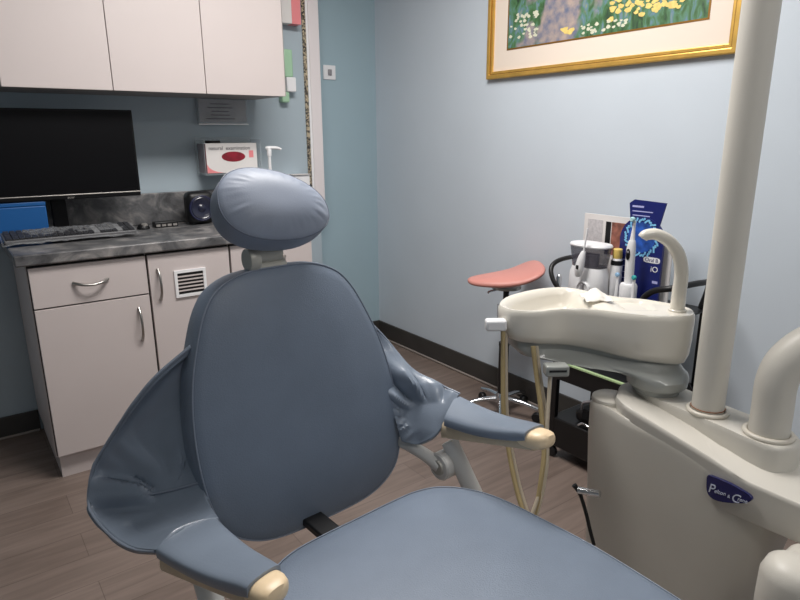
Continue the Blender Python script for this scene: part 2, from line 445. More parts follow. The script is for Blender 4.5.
# ------------------------------------------------------------------ upper cabinets
YU = 2.82
def upper_unit(x0, x1, label, first=False, last=False):
    t = thing('wall_cabinet', label, 'cabinet', ((x0+x1)/2, YU, 1.54), 0, 'white wall cabinets above the worktop')
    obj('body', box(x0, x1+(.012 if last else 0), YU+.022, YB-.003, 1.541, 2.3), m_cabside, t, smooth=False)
    obj('door', box(x0+.0015, x1-.0015, YU, YU+.019, 1.538, 2.3), m_cab, t, smooth=False, bevel=.0015)
    return t
upper_unit(.238, .6285, 'white wall cabinet above the black monitor, first of the three')
upper_unit(.6285, 1.0145, 'white wall cabinet in the middle, between its two neighbours')
upper_unit(1.0145, 1.40, 'white wall cabinet above the glove box and notice, at the free end', last=True)

# ------------------------------------------------------------------ things on the counter
ZT = .937
mon = thing('monitor', 'wide black computer monitor switched off, standing on the grey worktop', 'monitor', (.41, 3.0, ZT))
obj('bezel', box(.10, .722, 2.95, 2.975, 1.10, 1.468), m_bezel, mon, bevel=.004)
obj('screen', box(.109, .713, 2.9485, 2.951, 1.126, 1.460), m_screen, mon, smooth=False)
obj('bottom_strip', box(.101, .721, 2.9475, 2.951, 1.117, 1.121), m_silver, mon, smooth=False, bevel=.001)
obj('housing', box(.28, .60, 2.975, 3.0, 1.15, 1.42), m_bezel, mon, bevel=.01)
obj('stand_neck', box(.37, .43, 3.045, 3.07, ZT+.010, 1.25), m_bezel, mon, bevel=.004)
obj('stand_foot', box(.345, .54, 3.0, 3.14, ZT+.0005, ZT+.012), m_bezel, mon, bevel=.005)
text('acer', .016, (.424, 2.9468, 1.1035), ROT_XZ, m_silver, mon, 'maker_mark')

bf = thing('blue_box', 'bright blue plastic box standing under the black monitor', 'box', (.2, 3.0, ZT))
obj('body', box(.06, .340, 2.955, 3.04, ZT+.0005, 1.080), m_bluebox, bf, bevel=.004)
obj('lid', box(.0595, .3405, 2.9545, 3.0405, 1.080, 1.0985), m_bluebox, bf, bevel=.004)

kt = thing('keyboard', 'long keyboard under a crinkled clear plastic cover below the monitor', 'keyboard', (.42, 2.86, ZT))
tilt = Euler((math.radians(9), 0, math.radians(1)), 'XYZ'); ka = (.42, 2.79, ZT+.004)
kb = box(.165, .655, 2.815, 2.940, ZT+.006, ZT+.024, rot=tilt, about=ka)
obj('case', kb, m_kbd, kt, bevel=.004)
kk = bmesh.new(); kproto = None
for r_ in range(5):
    for c_ in range(21):
        x = .172+c_*.0228; y = 2.819+r_*.0238
        if c_ in (14, 18): continue
        b = box(x, x+.019, y, y+.021, ZT+.022, ZT+.031, rot=tilt, about=ka)
        if kproto is None:
            kproto = obj('key', b, m_key, kt, smooth=False); kx, ky = x, y
        else:
            b.free(); k2 = kproto.copy(); COL.objects.link(k2); k2.parent = kt
            k2.location = tilt.to_matrix() @ Vector((x-kx, y-ky, 0))
def filmfn(p, a, b):
    return p + Vector((0, 0, .006*mnoise.noise(p*22)+.004*mnoise.noise(p*60)))
fb, _ = patch([[(.155+.51*u/5, 2.802+.146*v/4+.008*u/5, ZT+.020+.030*v/4+(.012 if 0 < v < 4 and 0 < u < 5 else -.008)) for u in range(6)] for v in range(5)], 10, 5, filmfn)
obj('plastic_cover', fb, m_film, kt)

ms = thing('computer_mouse', 'small black and silver mouse at the end of the keyboard', 'mouse', (.745, 3.0, ZT))
obj('body', lathe([(.001, .026), (.012, .025), (.022, .019), (.028, .008), (.028, .0005)], (.735, 3.03, ZT)), m_dark, ms)
obj('silver_top', lathe([(.001, .029), (.009, .028), (.016, .022), (.016, .016)], (.738, 3.022, ZT)), m_silver, ms)
hb = thing('usb_hub', 'flat black hub with a row of ports behind the mouse', 'hub', (.84, 3.04, ZT))
obj('body', box(.785, .895, 3.02, 3.07, ZT+.0005, ZT+.027), m_dark, hb, bevel=.004)
for k in range(4): obj('port', box(.792+k*.026, .810+k*.026, 3.0185, 3.021, ZT+.006, ZT+.016), m_silver, hb, smooth=False)
tag(obj('cable', tube([(.890, 3.045, ZT+.012), (.905, 3.08, ZT+.004), (.915, 3.12, ZT+.004)], .002), m_dark, hb), '', '')
for o in list(hb.children):
    if o.name.startswith('cable'):
        del o['label']; del o['category']
sp = thing('desk_speaker', 'small navy desk speaker with a round front, next to the headrest', 'speaker', (.995, 3.0, ZT))
obj('cabinet', box(.944, 1.076, 3.005, 3.09, ZT+.0005, ZT+.160), m_dark, sp, bevel=.03, bseg=5)
obj('cone', lathe([(.056, 0), (.056, .006), (.05, .009), (.042, .004), (.02, -.004+.006), (.012, .008), (.001, .010)], (1.010, 3.006, ZT+.08), rot=Euler((PI/2, 0, 0))), m_navy2, sp)
obj('surround', ring_tube([(1.010+.058*math.cos(a), 3.001, ZT+.08+.058*math.sin(a)) for a in [2*PI*k/40 for k in range(40)]], .005), m_navy, sp)

# notice in clear sleeve below the wall cabinet
nt_ = thing('notice', 'grey printed notice in a clear sleeve hanging under the wall cabinet', 'notice', (1.21, 3.17, 1.42))
obj('sheet', box(1.098, 1.345, YB-.02, YB-.018, 1.425, 1.535), m_greypaper, nt_, smooth=False)
obj('sleeve', box(1.09, 1.352, YB-.024, YB-.004, 1.415, 1.540), m_acrylic, nt_, smooth=False, bevel=.001)
for k, wd in enumerate((.10, .13, .09, .10, .15)):
    obj('print_line', box(1.205-wd/2, 1.205+wd/2, YB-.0262, YB-.0258, 1.512-.018*k, 1.516-.018*k), m_text_grey, nt_, smooth=False)
obj('sleeve_edge', box(1.09, 1.352, YB-.027, YB-.022, 1.412, 1.418), m_white, nt_, smooth=False)

# glove box in wall holder
YG = 3.075
gh = thing('glove_holder', 'clear wall mounted holder gripping the box of gloves', 'holder', (1.2, YB-.003, 1.17))
hbm = bmesh.new()
box(1.066, 1.366, YB-.008, YB-.003, 1.168, 1.352, hbm); box(1.066, 1.366, YG-.008, YB-.008, 1.168, 1.174, hbm)
box(1.066, 1.070, YG-.008, YB-.008, 1.174, 1.34, hbm); box(1.362, 1.366, YG-.008, YB-.008, 1.174, 1.34, hbm)
obj('bracket', hbm, m_acrylic, gh, smooth=False)
gb = thing('glove_box', 'white box of examination gloves with red oval opening in wall holder', 'box', (1.2, 3.12, 1.157))
obj('carton', box(1.078, 1.345, YG, YB-.012, 1.176, 1.322), m_paper, gb, smooth=False, bevel=.002)
obj('side_panel', box(1.0765, 1.078, YG+.001, YB-.013, 1.178, 1.320), m_redside, gb, smooth=False)
ov = [(1.218+.062*math.cos(a), 1.256+.025*math.sin(a)) for a in [2*PI*k/40 for k in range(40)]]
obj('opening', loft([[Vector((x, YG-.0012, z)) for x, z in ov], [Vector((x, YG, z)) for x, z in ov]]), m_red, gb, smooth=False)
cr = [(1.079, 1.178), (1.160, 1.178), (1.13, 1.183), (1.105, 1.192), (1.088, 1.205), (1.079, 1.22)]
obj('corner_print', loft([[Vector((x, YG-.001, z)) for x, z in cr], [Vector((x, YG, z)) for x, z in cr]]), m_pink, gb, smooth=False)
obj('size_patch', box(1.301, 1.325, YG-.001, YG, 1.25, 1.285), m_pink, gb, smooth=False)
text('natural  examination', .0262, (1.092, YG-.0015, 1.290), ROT_XZ, m_text_grey, gb, 'print')
pen = thing('pen', 'black pen lying on top of the glove box holder', 'pen', (1.13, 3.1, 1.327))
obj('barrel', tube([(1.095, 3.10, 1.329), (1.165, 3.11, 1.329)], .006, smooth=0), m_dark, pen)
obj('cap', tube([(1.088, 3.0985, 1.329), (1.11, 3.102, 1.329)], .0068, smooth=0), m_bezel, pen)

pb = thing('pump_bottle', 'white pump bottle beside the glove box on the worktop', 'bottle', (1.40, 2.99, ZT))
obj('bottle', lathe([(.03, .0005), (.032, .004), (.032, .16), (.028, .185), (.016, .205), (.016, .215)], (1.375, 2.99, ZT)), m_white, pb)
obj('collar', lathe([(.018, .212), (.018, .242), (.012, .25), (.008, .25), (.0075, .325)], (1.375, 2.99, ZT)), m_white, pb)
obj('nozzle', tube([(1.358, 2.995, ZT+.358), (1.37, 2.99, ZT+.36), (1.41, 2.98, ZT+.36), (1.435, 2.975, ZT+.352)], [.006, .010, .008, .006]), m_white, pb)
obj('plunger', lathe([(.011, .32), (.012, .35), (.010, .362)], (1.375, 2.99, ZT)), m_white, pb)
dp = thing('tissue_dispenser', 'rounded white dispenser peeking over the headrest below the glove box', 'dispenser', (1.31, 3.0, ZT))
obj('body', box(1.270, 1.350, 2.98, 3.06, ZT+.0005, 1.195), m_white, dp, bevel=.02, bseg=4)
obj('front_panel', box(1.280, 1.340, 2.975, 2.982, ZT+.05, 1.16), m_paper, dp, bevel=.004)
ds = thing('paper_towel_dispenser', 'white dispenser on the wall between the headrest and the white trim', 'dispenser', (1.6, 3.1, 1.05))
obj('carton', box(1.545, 1.655, 3.09, YB-.004, 1.02, 1.150), m_white, ds, smooth=False, bevel=.004)
obj('flap', box(1.545, 1.655, 3.08, 3.12, 1.150, 1.153), m_paper, ds, smooth=False)

wb = thing('glove_carton', 'white and pink carton on the wall past the free end wall cabinet', 'box', (1.62, 3.15, 1.94))
obj('carton', box(1.54, 1.665, 3.14, YB-.003, 1.925, 2.2), m_paper, wb, smooth=False)
obj('pink_band', box(1.616, 1.668, 3.1385, YB-.002, 1.924, 2.2), m_pink, wb, smooth=False)
gd = thing('soap_dispenser', 'slim pale green and white dispenser on the wall past the cabinet', 'dispenser', (1.6, 3.16, 1.56))
obj('green_tube', box(1.565, 1.618, 3.155, YB-.003, 1.66, 1.80), m_green, gd, bevel=.008, bseg=3)
obj('white_tip', box(1.575, 1.63, 3.15, YB-.003, 1.585, 1.66), m_white, gd, bevel=.005)
obj('green_nozzle', box(1.545, 1.59, 3.155, YB-.003, 1.530, 1.585), m_green, gd, bevel=.008, bseg=3)
ol = thing('wall_plate', 'small white switch plate on the teal wall of the alcove', 'switch plate', (1.975, YA, 1.68))
obj('plate', box(1.933, 2.016, YA-.008, YA, 1.68, 1.762), m_white, ol, bevel=.003)
obj('toggle', box(1.962, 1.985, YA-.018, YA-.006, 1.705, 1.738), m_greypaper, ol, bevel=.003)

# ------------------------------------------------------------------ framed picture on right wall
pt = thing('framed_picture', 'gilt framed flower garden painting with cream mat on the pale blue wall', 'picture', (XW, 1.757, 1.622))
PY0, PY1, PZ0, PZ1 = 1.140, 2.372, 1.622, 2.44
def frame_ring(y0, y1, z0, z1, w_, x0, x1):
    b = bmesh.new()
    ins = [(y0, z0), (y1, z0), (y1, z1), (y0, z1)]; inn = [(y0+w_, z0+w_), (y1-w_, z0+w_), (y1-w_, z1-w_), (y0+w_, z1-w_)]
    def ring(q, x): return [b.verts.new((x, y, z)) for y, z in q]
    A, B, C_, D_ = ring(ins, x1), ring(ins, x0), ring(inn, x0), ring(inn, x1)
    for P, Q in ((A, B), (B, C_), (C_, D_)):
        for i in range(4): b.faces.new((P[i], P[(i+1) % 4], Q[(i+1) % 4], Q[i]))
    return b
obj('frame', frame_ring(PY0, PY1, PZ0, PZ1, .020, XW-.026, XW), m_gold, pt, smooth=False, bevel=.004)
obj('frame_inner', frame_ring(PY0+.017, PY1-.017, PZ0+.017, PZ1-.017, .018, XW-.018, XW-.003), m_gold, pt, smooth=False, bevel=.003)
obj('frame_groove', frame_ring(PY0+.018, PY1-.018, PZ0+.018, PZ1-.018, .005, XW-.020, XW-.004), m_golddark, pt, smooth=False)
obj('mat_board', box(XW-.008, XW-.004, PY0+.02, PY1-.02, PZ0+.02, PZ1-.02), m_mat, pt, smooth=False)
obj('mat_bevel', frame_ring(1.258, 2.250, 1.747, 2.33, .007, XW-.0095, XW-.007), m_golddark, pt, smooth=False)
cv = obj('canvas', box(XW-.0092, XW-.0078, 1.264, 2.244, 1.753, 2.324), m_paint, pt, smooth=False)
def dabs(n, yr, zr, m, name, s=.012):
    b = bmesh.new()
    for i_ in range(n):
        xo = XW-.0094-.00002*i_
        y = random.uniform(*yr); z = random.uniform(*zr); r = random.uniform(.5, 1)*s; ph = random.random()*6
        q = [Vector((xo, y+r*1.2*math.cos(a)*(1+.25*math.sin(3*a+ph)), z+r*.8*math.sin(a)*(1+.2*math.cos(2*a+ph)))) for a in [2*PI*k/9 for k in range(9)]]
        b.faces.new([b.verts.new(p) for p in q])
    return obj(name, b, m, cv, smooth=False)
dabs(70, (1.36, 1.68), (1.80, 1.90), m_dab_y, 'yellow_blossoms', .014)
dabs(14, (1.86, 1.93), (1.77, 1.80), m_dab_y, 'yellow_blossoms', .012)
dabs(40, (2.06, 2.23), (1.79, 1.90), m_dab_w, 'white_blossoms', .010)
dabs(24, (1.60, 1.82), (1.765, 1.80), m_dab_w, 'white_blossoms', .009)

# ------------------------------------------------------------------ saddle stool
SX, SY = 2.085, 1.985
st = thing('saddle_stool', 'salmon pink saddle stool on a chrome five leg base by the wall', 'stool', (SX, SY, 0))
dx, dy = Vector((.81, -.59, 0)), Vector((.59, .81, 0))
secs = []
for s, hw, zt, th in ((-.185, .012, .695, .012), (-.175, .05, .702, .03), (-.12, .085, .712, .042), (-.04, .115, .722, .05), (.03, .135, .735, .05), (.08, .15, .748, .05), (.12, .15, .766, .048), (.15, .13, .774, .04), (.165, .07, .772, .02)):
    c = Vector((SX, SY, 0)) + dx*s
    ring = []
    for k in range(24):
        a = 2*PI*k/24; ca, sa = math.cos(a), math.sin(a)
        u = hw*math.copysign(abs(ca)**.7, ca); v = th/2*math.copysign(abs(sa)**.8, sa)
        ring.append(c+dy*u+Vector((0, 0, zt-th/2+v-.25*abs(u)**1.6*(1 if s < .06 else .3))))
    secs.append(ring)
obj('seat', loft(secs), m_pinkvinyl, st, sub=1)
obj('seat_plate', lathe([(.07, 0), (.07, .012), (.02, .012)], (SX, SY, .652)), m_steel, st)
obj('column', lathe([(.024, .10), (.024, .36), (.026, .365), (.026, .38), (.014, .38), (.014, .66)], (SX, SY, 0)), m_blackmetal, st)
obj('tilt_lever', tube([(SX, SY, .655), (SX-.08, SY+.02, .645), (SX-.10, SY+.02, .64)], .005), m_chrome, st)
obj('hub', lathe([(.035, .07), (.035, .095), (.026, .12), (.024, .12)], (SX, SY, 0)), m_chrome, st)
for k in range(5):
    a = math.radians(150+72*k)
    d = Vector((math.cos(a), math.sin(a), 0))
    c = Vector((SX, SY, 0))
    lg = obj('leg', tube([c+d*.02+Vector((0, 0, .088)), c+d*.10+Vector((0, 0, .085)), c+d*.185+Vector((0, 0, .066))], [.014, .012, .010], n=12), m_chrome, st)
    e = c+d*.180
    obj('caster', lathe([(.021, -.012), (.024, -.008), (.024, .008), (.021, .012)], (e.x, e.y, .0245), rot=Euler((PI/2, 0, a))), m_dark, lg)

# ------------------------------------------------------------------ black cart with dental items
cx0, cx1, cy0, cy1 = 1.95, 2.25, 1.10, 1.575
cart = thing('utility_cart', 'black metal cart against the wall behind the basin', 'cart', ((cx0+cx1)/2, (cy0+cy1)/2, 0))
for (x, y) in ((cx0, cy0), (cx1-.025, cy0), (cx0, cy1-.025), (cx1-.025, cy1-.025)):
    p = obj('post', box(x, x+.025, y, y+.025, .05, .735), m_blackmetal, cart, bevel=.003)
    obj('caster', lathe([(.02, -.01), (.025, -.007), (.025, .007), (.02, .01)], (x+.0125, y+.0125, .0255), axis='X'), m_dark, p)
for z in (.40, .71):
    sb = box(cx0+.002, cx1-.002, cy0+.002, cy1-.002, z, z+.008)
    box(cx0+.001, cx0+.012, cy0+.002, cy1-.002, z-.035, z+.035 if z < .7 else z+.012, sb)
    obj('shelf', sb, m_blackmetal, cart, smooth=False)
obj('bottom_tray', box(cx0+.002, cx1-.002, cy0+.002, cy1-.002, .055, .19), m_blackmetal, cart, bevel=.006)
h1 = [(1.975, 1.56, .72), (1.955, 1.60, .775), (1.965, 1.625, .822), (2.01, 1.630, .848), (2.12, 1.634, .852), (2.20, 1.632, .84), (2.22, 1.57, .72)]
obj('handle', tube(h1, .0095), m_dark, cart)
h2 = [(1.975, 1.215, .722), (1.975, 1.21, .775), (1.975, 1.17, .815), (1.985, 1.10, .838), (2.1, 1.07, .845), (2.2, 1.09, .82), (2.22, 1.12, .722)]
obj('handle', tube(h2, .011), m_dark, cart)
obj('chrome_post', lathe([(.011, 0), (.011, .075), (.007, .085), (.001, .09)], (1.975, 1.59, .715), n=16), m_chrome, cart)
obj('chrome_brace', tube([(1.955, 1.43, .20), (1.955, 1.40, .215), (1.955, 1.33, .19)], .005), m_chrome, cart)
tr = thing('folder', 'dark folder with a pale green edge on the cart shelf below the basin', 'folder', (2.1, 1.35, .41))
obj('folder', box(1.964, 2.2, 1.16, 1.50, .4085, .440), m_dark, tr, smooth=False)
obj('edge_strip', box(1.945, 1.960, 1.14, 1.52, .440, .446), m_greenstrip, tr, smooth=False)
ba = thing('foot_control', 'black foot control lying on the bottom tray of the cart', 'foot control', (2.1, 1.4, .19))
obj('body', box(1.99, 2.18, 1.28, 1.48, .192, .25), m_dark, ba, bevel=.02, bseg=4)
obj('pedal', box(1.97, 2.03, 1.33, 1.43, .215, .262, rot=Euler((0, .2, 0))), m_bezel, ba, bevel=.006)
obj('cable', tube([(2.0, 1.45, .25), (1.97, 1.42, .30), (1.99, 1.36, .31), (2.0, 1.30, .26)], .005), m_greypaper, ba)

ZS = .722
# white oral irrigator
wf = thing('water_flosser', 'white countertop water flosser with smoky tank on the black cart', 'water flosser', (2.03, 1.487, ZS))
fx, fy = 2.03, 1.487
def oval(cx, cy, rx, ry, z, n=32, p=.75):
    out = []
    for k in range(n):
        a = 2*PI*k/n; ca, sa = math.cos(a), math.sin(a)
        out.append(Vector((cx+rx*math.copysign(abs(ca)**p, ca), cy+ry*math.copysign(abs(sa)**p, sa), z)))
    return out
obj('base_body', loft([oval(fx, fy, .05, .078, ZS), oval(fx, fy, .054, .083, ZS+.01), oval(fx, fy, .052, .079, ZS+.10), oval(fx, fy, .046, .070, ZS+.125)]), m_white, wf)
obj('tank', loft([oval(fx, fy, .046, .071, ZS+.125), oval(fx, fy, .054, .084, ZS+.205)]), m_smoke, wf)
obj('tank_water_column', loft([oval(fx, fy-.005, .02, .03, ZS+.125), oval(fx, fy-.005, .022, .035, ZS+.175)]), m_greypaper, wf)
obj('lid', loft([oval(fx, fy, .055, .085, ZS+.205), oval(fx, fy, .057, .087, ZS+.210), oval(fx, fy, .054, .083, ZS+.216)]), m_white, wf)
obj('dial', lathe([(.030, 0), (.030, .010), (.026, .014), (.024, .008), (.008, .008)], (fx-.052, fy-.020, ZS+.045), rot=Euler((0, -PI/2, 0))), m_white, wf)
obj('dial_grip', box(fx-.072, fx-.058, fy-.024, fy-.016, ZS+.025, ZS+.065), m_greypaper, wf, bevel=.002)
wd_ = obj('wand', tube([(fx-.075, fy-.004, ZS+.095), (fx-.078, fy-.010, ZS+.125), (fx-.076, fy-.016, ZS+.165), (fx-.073, fy-.022, ZS+.195)], [.011, .018, .015, .008]), m_white, wf)
obj('wand_tip', tube([(fx-.073, fy-.022, ZS+.195), (fx-.07, fy-.030, ZS+.285)], .0035, smooth=0), m_white, wd_)
obj('wand_button', box(fx-.096, fx-.088, fy-.018, fy-.006, ZS+.125, ZS+.142), m_dark, wd_, bevel=.002)
# brochure behind
br_ = thing('brochure_stand', 'white framed brochure with a brown photo behind the water flosser', 'brochure', (2.16, 1.50, ZS))
obj('board', box(2.150, 2.158, 1.365, 1.617, ZS+.0005, 1.036), m_paper, br_, smooth=False)
obj('text_panel', box(2.1488, 2.150, 1.525, 1.598, .90, 1.015), m_text_light, br_, smooth=False)
obj('photo', box(2.1485, 2.150, 1.405, 1.482, .88, 1.012), m_photo, br_, smooth=False)
obj('photo_dark_strip', box(2.1485, 2.150, 1.486, 1.510, .88, 1.012), m_dark, br_, smooth=False)
obj('foot', box(2.158, 2.21, 1.44, 1.58, ZS, ZS+.01), m_paper, br_, smooth=False)
# small bottle
yb = thing('mouthwash_bottle', 'small white bottle with yellow cap between flosser and blue display', 'bottle', (2.075, 1.415, ZS))
obj('body', lathe([(.020, 0), (.022, .004), (.022, .155), (.016, .168)], (2.07, 1.392, ZS+.0005), n=24), m_white, yb)
obj('band', lathe([(.0225, .14), (.0225, .158)], (2.07, 1.392, ZS+.0005), n=24), m_dark, yb)
obj('cap', lathe([(.017, .165), (.018, .17), (.018, .20), (.015, .203)], (2.07, 1.392, ZS+.0005), n=24), m_yellow, yb)
# blue display board (faces -X)
bd = thing('display_card', 'navy blue toothbrush display card with round glowing ring print', 'display', (2.10, 1.29, ZS))
Xd = 2.095
def yz(x, y, X=Xd):
    v = R1*(x-400)/F_PX - U1*(y-300)/F_PX + D
    k = X/v.x
    return (v.y*k, CAM.z+v.z*k)
def flat(pts, X0, X1): return loft([[Vector((X0, y, z)) for y, z in pts], [Vector((X1, y, z)) for y, z in pts]])
ccy, ccz = yz(641, 241); rr_ = .091
out = []
for k in range(25):
    a = math.radians(-8+196*k/24); out.append((ccy-rr_*math.cos(a), ccz+rr_*math.sin(a)))
ylo = ccy+rr_*.99; yhi = ccy-rr_*.99
out = [(yhi, ZS)] + out + [(ylo, ZS)]
obj('board', flat(out, Xd, Xd+.012), m_navycard, bd, smooth=False)
hdr = [yz(630, 228), yz(629, 203), yz(634, 199.5), yz(666, 203.5), yz(657, 232)]
obj('header', flat(hdr, Xd+.004, Xd+.010), m_navycard, bd, smooth=False)
obj('back_board', flat([(yhi-.022, ZS), (yhi-.020, ccz-.01), (ylo-.03, ccz-.01), (ylo-.03, ZS)], Xd+.03, Xd+.037), m_paper, bd, smooth=False)
ring = bmesh.new()
rcy, rcz = yz(641.5, 237.5)
for k in range(46):
    a = 2*PI*k/46; r = .066+.005*math.sin(k*2.3)
    box(Xd-.0012, Xd, rcy+r*math.cos(a)-.006, rcy+r*math.cos(a)+.006, rcz+r*math.sin(a)-.0035, rcz+r*math.sin(a)+.0035, ring, rot=Euler((a*1.0+.5+random.random()*.6, 0, 0)), about=(Xd, rcy+r*math.cos(a), rcz+r*math.sin(a)))
obj('ring_print', ring, m_cyan, bd, smooth=False)
dsk = [(rcy+.057*math.cos(a), rcz+.057*math.sin(a)) for a in [2*PI*k/36 for k in range(36)]]
obj('disc_print', flat(dsk, Xd-.0006, Xd), mat('mid_blue_print', (38, 84, 170), .5, noise=.5, nscale=40), bd, smooth=False)
oy, oz = yz(646, 258.5)
pl = []
for k in range(24):
    a = 2*PI*k/24; pl.append((oy-.024-.034*math.copysign(abs(math.cos(a))**.4, math.cos(a)), oz-.003+.011*math.copysign(abs(math.sin(a))**.7, math.sin(a))))
obj('logo_pill', flat(pl, Xd-.001, Xd), m_white, bd, smooth=False)
text('Oral B', .020, (Xd-.0012, oy+.003, oz-.0095), ROT_MYZ, m_navycard, bd, 'logo_lettering')
iy, iz = yz(650, 268)
text('iO', .030, (Xd-.0006, iy-.002, iz-.013), ROT_MYZ, m_white, bd, 'model_lettering')
for k in range(4):
    y_, z_ = yz(616.5, 258+6*k); obj('small_print', box(Xd-.0006, Xd, y_-.036, y_, z_-.0015, z_+.0015), m_violet, bd, smooth=False)
for k in range(5):
    y_, z_ = yz(632, 206.5+4.2*k-(.5 if k == 0 else 0))
    wdt = (.048, .085, .072, .086, .0)[k]; hh = .0035 if k == 0 else .0018
    if wdt: obj('header_print', box(Xd+.0034, Xd+.004, y_-wdt, y_, z_-hh, z_+hh), m_violet, bd, smooth=False)
y_, z_ = yz(652, 282); obj('small_print', box(Xd-.0006, Xd, y_-.022, y_, z_-.005, z_+.005), m_violet, bd, smooth=False)

def pxX(x, y, X):
    a, b = yz(x, y, X); return Vector((X, a, b))
tb = thing('electric_toothbrush', 'white electric toothbrush with black oval display standing upright on its stand', 'toothbrush', (2.03, 1.31, ZS))
q0 = pxX(628.5, 285, 2.03); q1 = pxX(630.6, 255, 2.03); q2 = pxX(632.3, 241, 2.03); q3 = pxX(635, 219, 2.03)
tx, ty = 2.03, q0.y
obj('stand', lathe([(.030, 0), (.032, .004), (.032, q0.z-ZS-.002), (.028, q0.z-ZS+.006), (.012, q0.z-ZS+.008)], (tx, ty, ZS)), m_white, tb)
hd = obj('handle', tube([(tx, ty, q0.z), (tx, q1.y, q1.z), (tx, q2.y, q2.z+.002)], [.0165, .017, .0165, .012]), m_white, tb)
obj('neck', tube([(tx, q2.y, q2.z-.002), (tx, (q2.y+q3.y)/2, (q2.z+q3.z)/2), (tx, q3.y, q3.z-.006)], [.010, .006, .0045]), m_white, tb)
obj('brush_head', lathe([(.008, 0), (.009, .004), (.009, .010), (.006, .014)], (tx-.008, q3.y, q3.z), rot=Euler((0, -PI/2, 0)), n=20), mat('pale_aqua_bristles', (176, 218, 224), .6), tb)
dz = q1.z+.004
dl = [(q1.y+.0075*math.cos(a), dz+.021*math.copysign(abs(math.sin(a))**.7, math.sin(a))) for a in [2*PI*k/24 for k in range(24)]]
obj('display', flat(dl, tx-.0185, tx-.012), m_bezel, tb, smooth=False)
obj('button', lathe([(.004, 0), (.0045, .001), (.001, .0015)], (tx-.0186, q1.y, dz+.010), rot=Euler((0, -PI/2, 0)), n=16), m_greypaper, tb)
def brush_head(x, y, X, label, mt, zb):
    p = pxX(x, y, X)
    t = thing('brush_head', label, 'brush head', (X, p.y, zb), 0, 'spare brush heads')
    obj('shaft', tube([(X, p.y, zb), (X, p.y, zb+(p.z-zb)*.45), (X, p.y, p.z-.004)], [.0095, .007, .0045]), m_white, t)
    obj('bristles', lathe([(.0075, 0), (.0085, .003), (.0085, .009), (.006, .012)], (X+.002, p.y, p.z), rot=Euler((0, -PI/2, 0)), n=18), mt, t)
brush_head(618, 274.5, 2.03, 'white spare brush head with pale blue bristles left of the toothbrush', mat('pale_blue_bristles', (150, 190, 222), .6), ZS)
brush_head(634.5, 277.5, 1.978, 'white spare brush head with teal bristles in front of the toothbrush', m_teal, ZS)

# ------------------------------------------------------------------ dental chair
PHI = math.radians(4)
ch = thing('dental_chair', 'blue-grey upholstered dental chair with padded headrest and armrests', 'dental chair', (.613, .77, 0), PHI)
TL = math.radians(12)
Vv = Vector((0, math.sin(TL), math.cos(TL))); Nv = Vector((0, -math.cos(TL), math.sin(TL))); Uv = Vector((1, 0, 0)); Bp = Vector((0, .34, .52))
def cushion(outline, origin, U, V, N, crown, thick, rings=16, pucker=0):
    """upholstered pad: crowned front, rounded seam, boxing, flat back. outline: closed list of (u,v) around (cu,cv)"""
    cu = sum(p[0] for p in outline)/len(outline); cv_ = sum(p[1] for p in outline)/len(outline)
    R_ = []
    def ringp(s, h): return [origin+U*(cu+(u-cu)*s)+V*(cv_+(v-cv_)*s)+N*h for u, v in outline]
    fr = [ringp(.002, crown)]
    for k in range(1, rings+1):
        s = k/rings; rr = ringp(s*.985, crown*(1-s**3.0))
        if pucker and .6 < s < 1:
            for q in range(len(rr)):
                a = 2*PI*q/len(rr)
                rr[q] = rr[q]+N*pucker*math.sin(PI*(s-.6)/.4)*(mnoise.noise(Vector((math.cos(a)*7, math.sin(a)*7, s*2)))*2.2)
        fr.append(rr)
    fr += [ringp(1.0, -.004), ringp(1.012, -.012), ringp(1.018, -.35*thick), ringp(1.012, -.75*thick), ringp(.985, -.95*thick), ringp(.93, -thick), ringp(.002, -thick)]
    return loft(fr), ringp(1.0, -.002)
half = [(0, -.022), (.07, -.021), (.13, -.015), (.18, .002), (.222, .034), (.247, .09), (.257, .17), (.253, .27), (.237, .36), (.210, .44), (.182, .50), (.146, .540), (.085, .564), (0, .568)]
ol_ = half + [(-u, v) for u, v in half[-2:0:-1]]
ol_ = [(u+.035*(.22-v)*(1 if u > 0 else .9), v) for u, v in ol_]
ol_ = smooth2(ol_, 4)
cb_, seam = cushion(ol_, Bp, Uv, Vv, Nv, .028, .085)
bk = obj('backrest', cb_, m_leather, ch, local=True)
obj('piping', ring_tube(seam, .0018), m_piping, bk, local=True)

# headrest
hn_t = math.radians(35); roll = math.radians(-9)
Nh = Vector((.02, -math.cos(hn_t), math.sin(hn_t))).normalized()
Uh = Vector((1, 0, 0)); Uh = (Uh-Nh*Uh.dot(Nh)).normalized(); Vh = Nh.cross(Uh)
if Vh.z < 0: Vh = -Vh
Uh, Vh = Uh*math.cos(roll)+Vh*math.sin(roll), Vh*math.cos(roll)-Uh*math.sin(roll)
ho = []
for k in range(128):
    a = 2*PI*k/128; ca, sa = math.cos(a), math.sin(a)
    ho.append((.127*math.copysign(abs(ca)**.90, ca)*(1-.05*sa), .086*math.copysign(abs(sa)**.88, sa)*(1+.13*(-ca))))
hc, hseam = cushion(ho, Vector((-.011, .452, 1.213)), Uh, Vh, Nh, .034, .058, pucker=.0010)
hr = obj('headrest', hc, m_leather_head, ch, local=True)
obj('piping', ring_tube(hseam, .0014), mat('headrest_seam', (96, 104, 120), .45), hr, local=True)
hm = bmesh.new()
lathe([(.020, -.032), (.022, -.028), (.022, .030), (.020, .034)], (-.03, .48, 1.104), axis='X', bm=hm, n=24)
lathe([(.024, -.012), (.026, -.008), (.026, .008), (.024, .012)], (-.066, .475, 1.095), axis='X', bm=hm, n=24)
lathe([(.014, -.03), (.015, .034)], (-.022, .475, 1.074), axis='X', bm=hm, n=20)
obj('headrest_mechanism', hm, m_mech, ch, local=True)
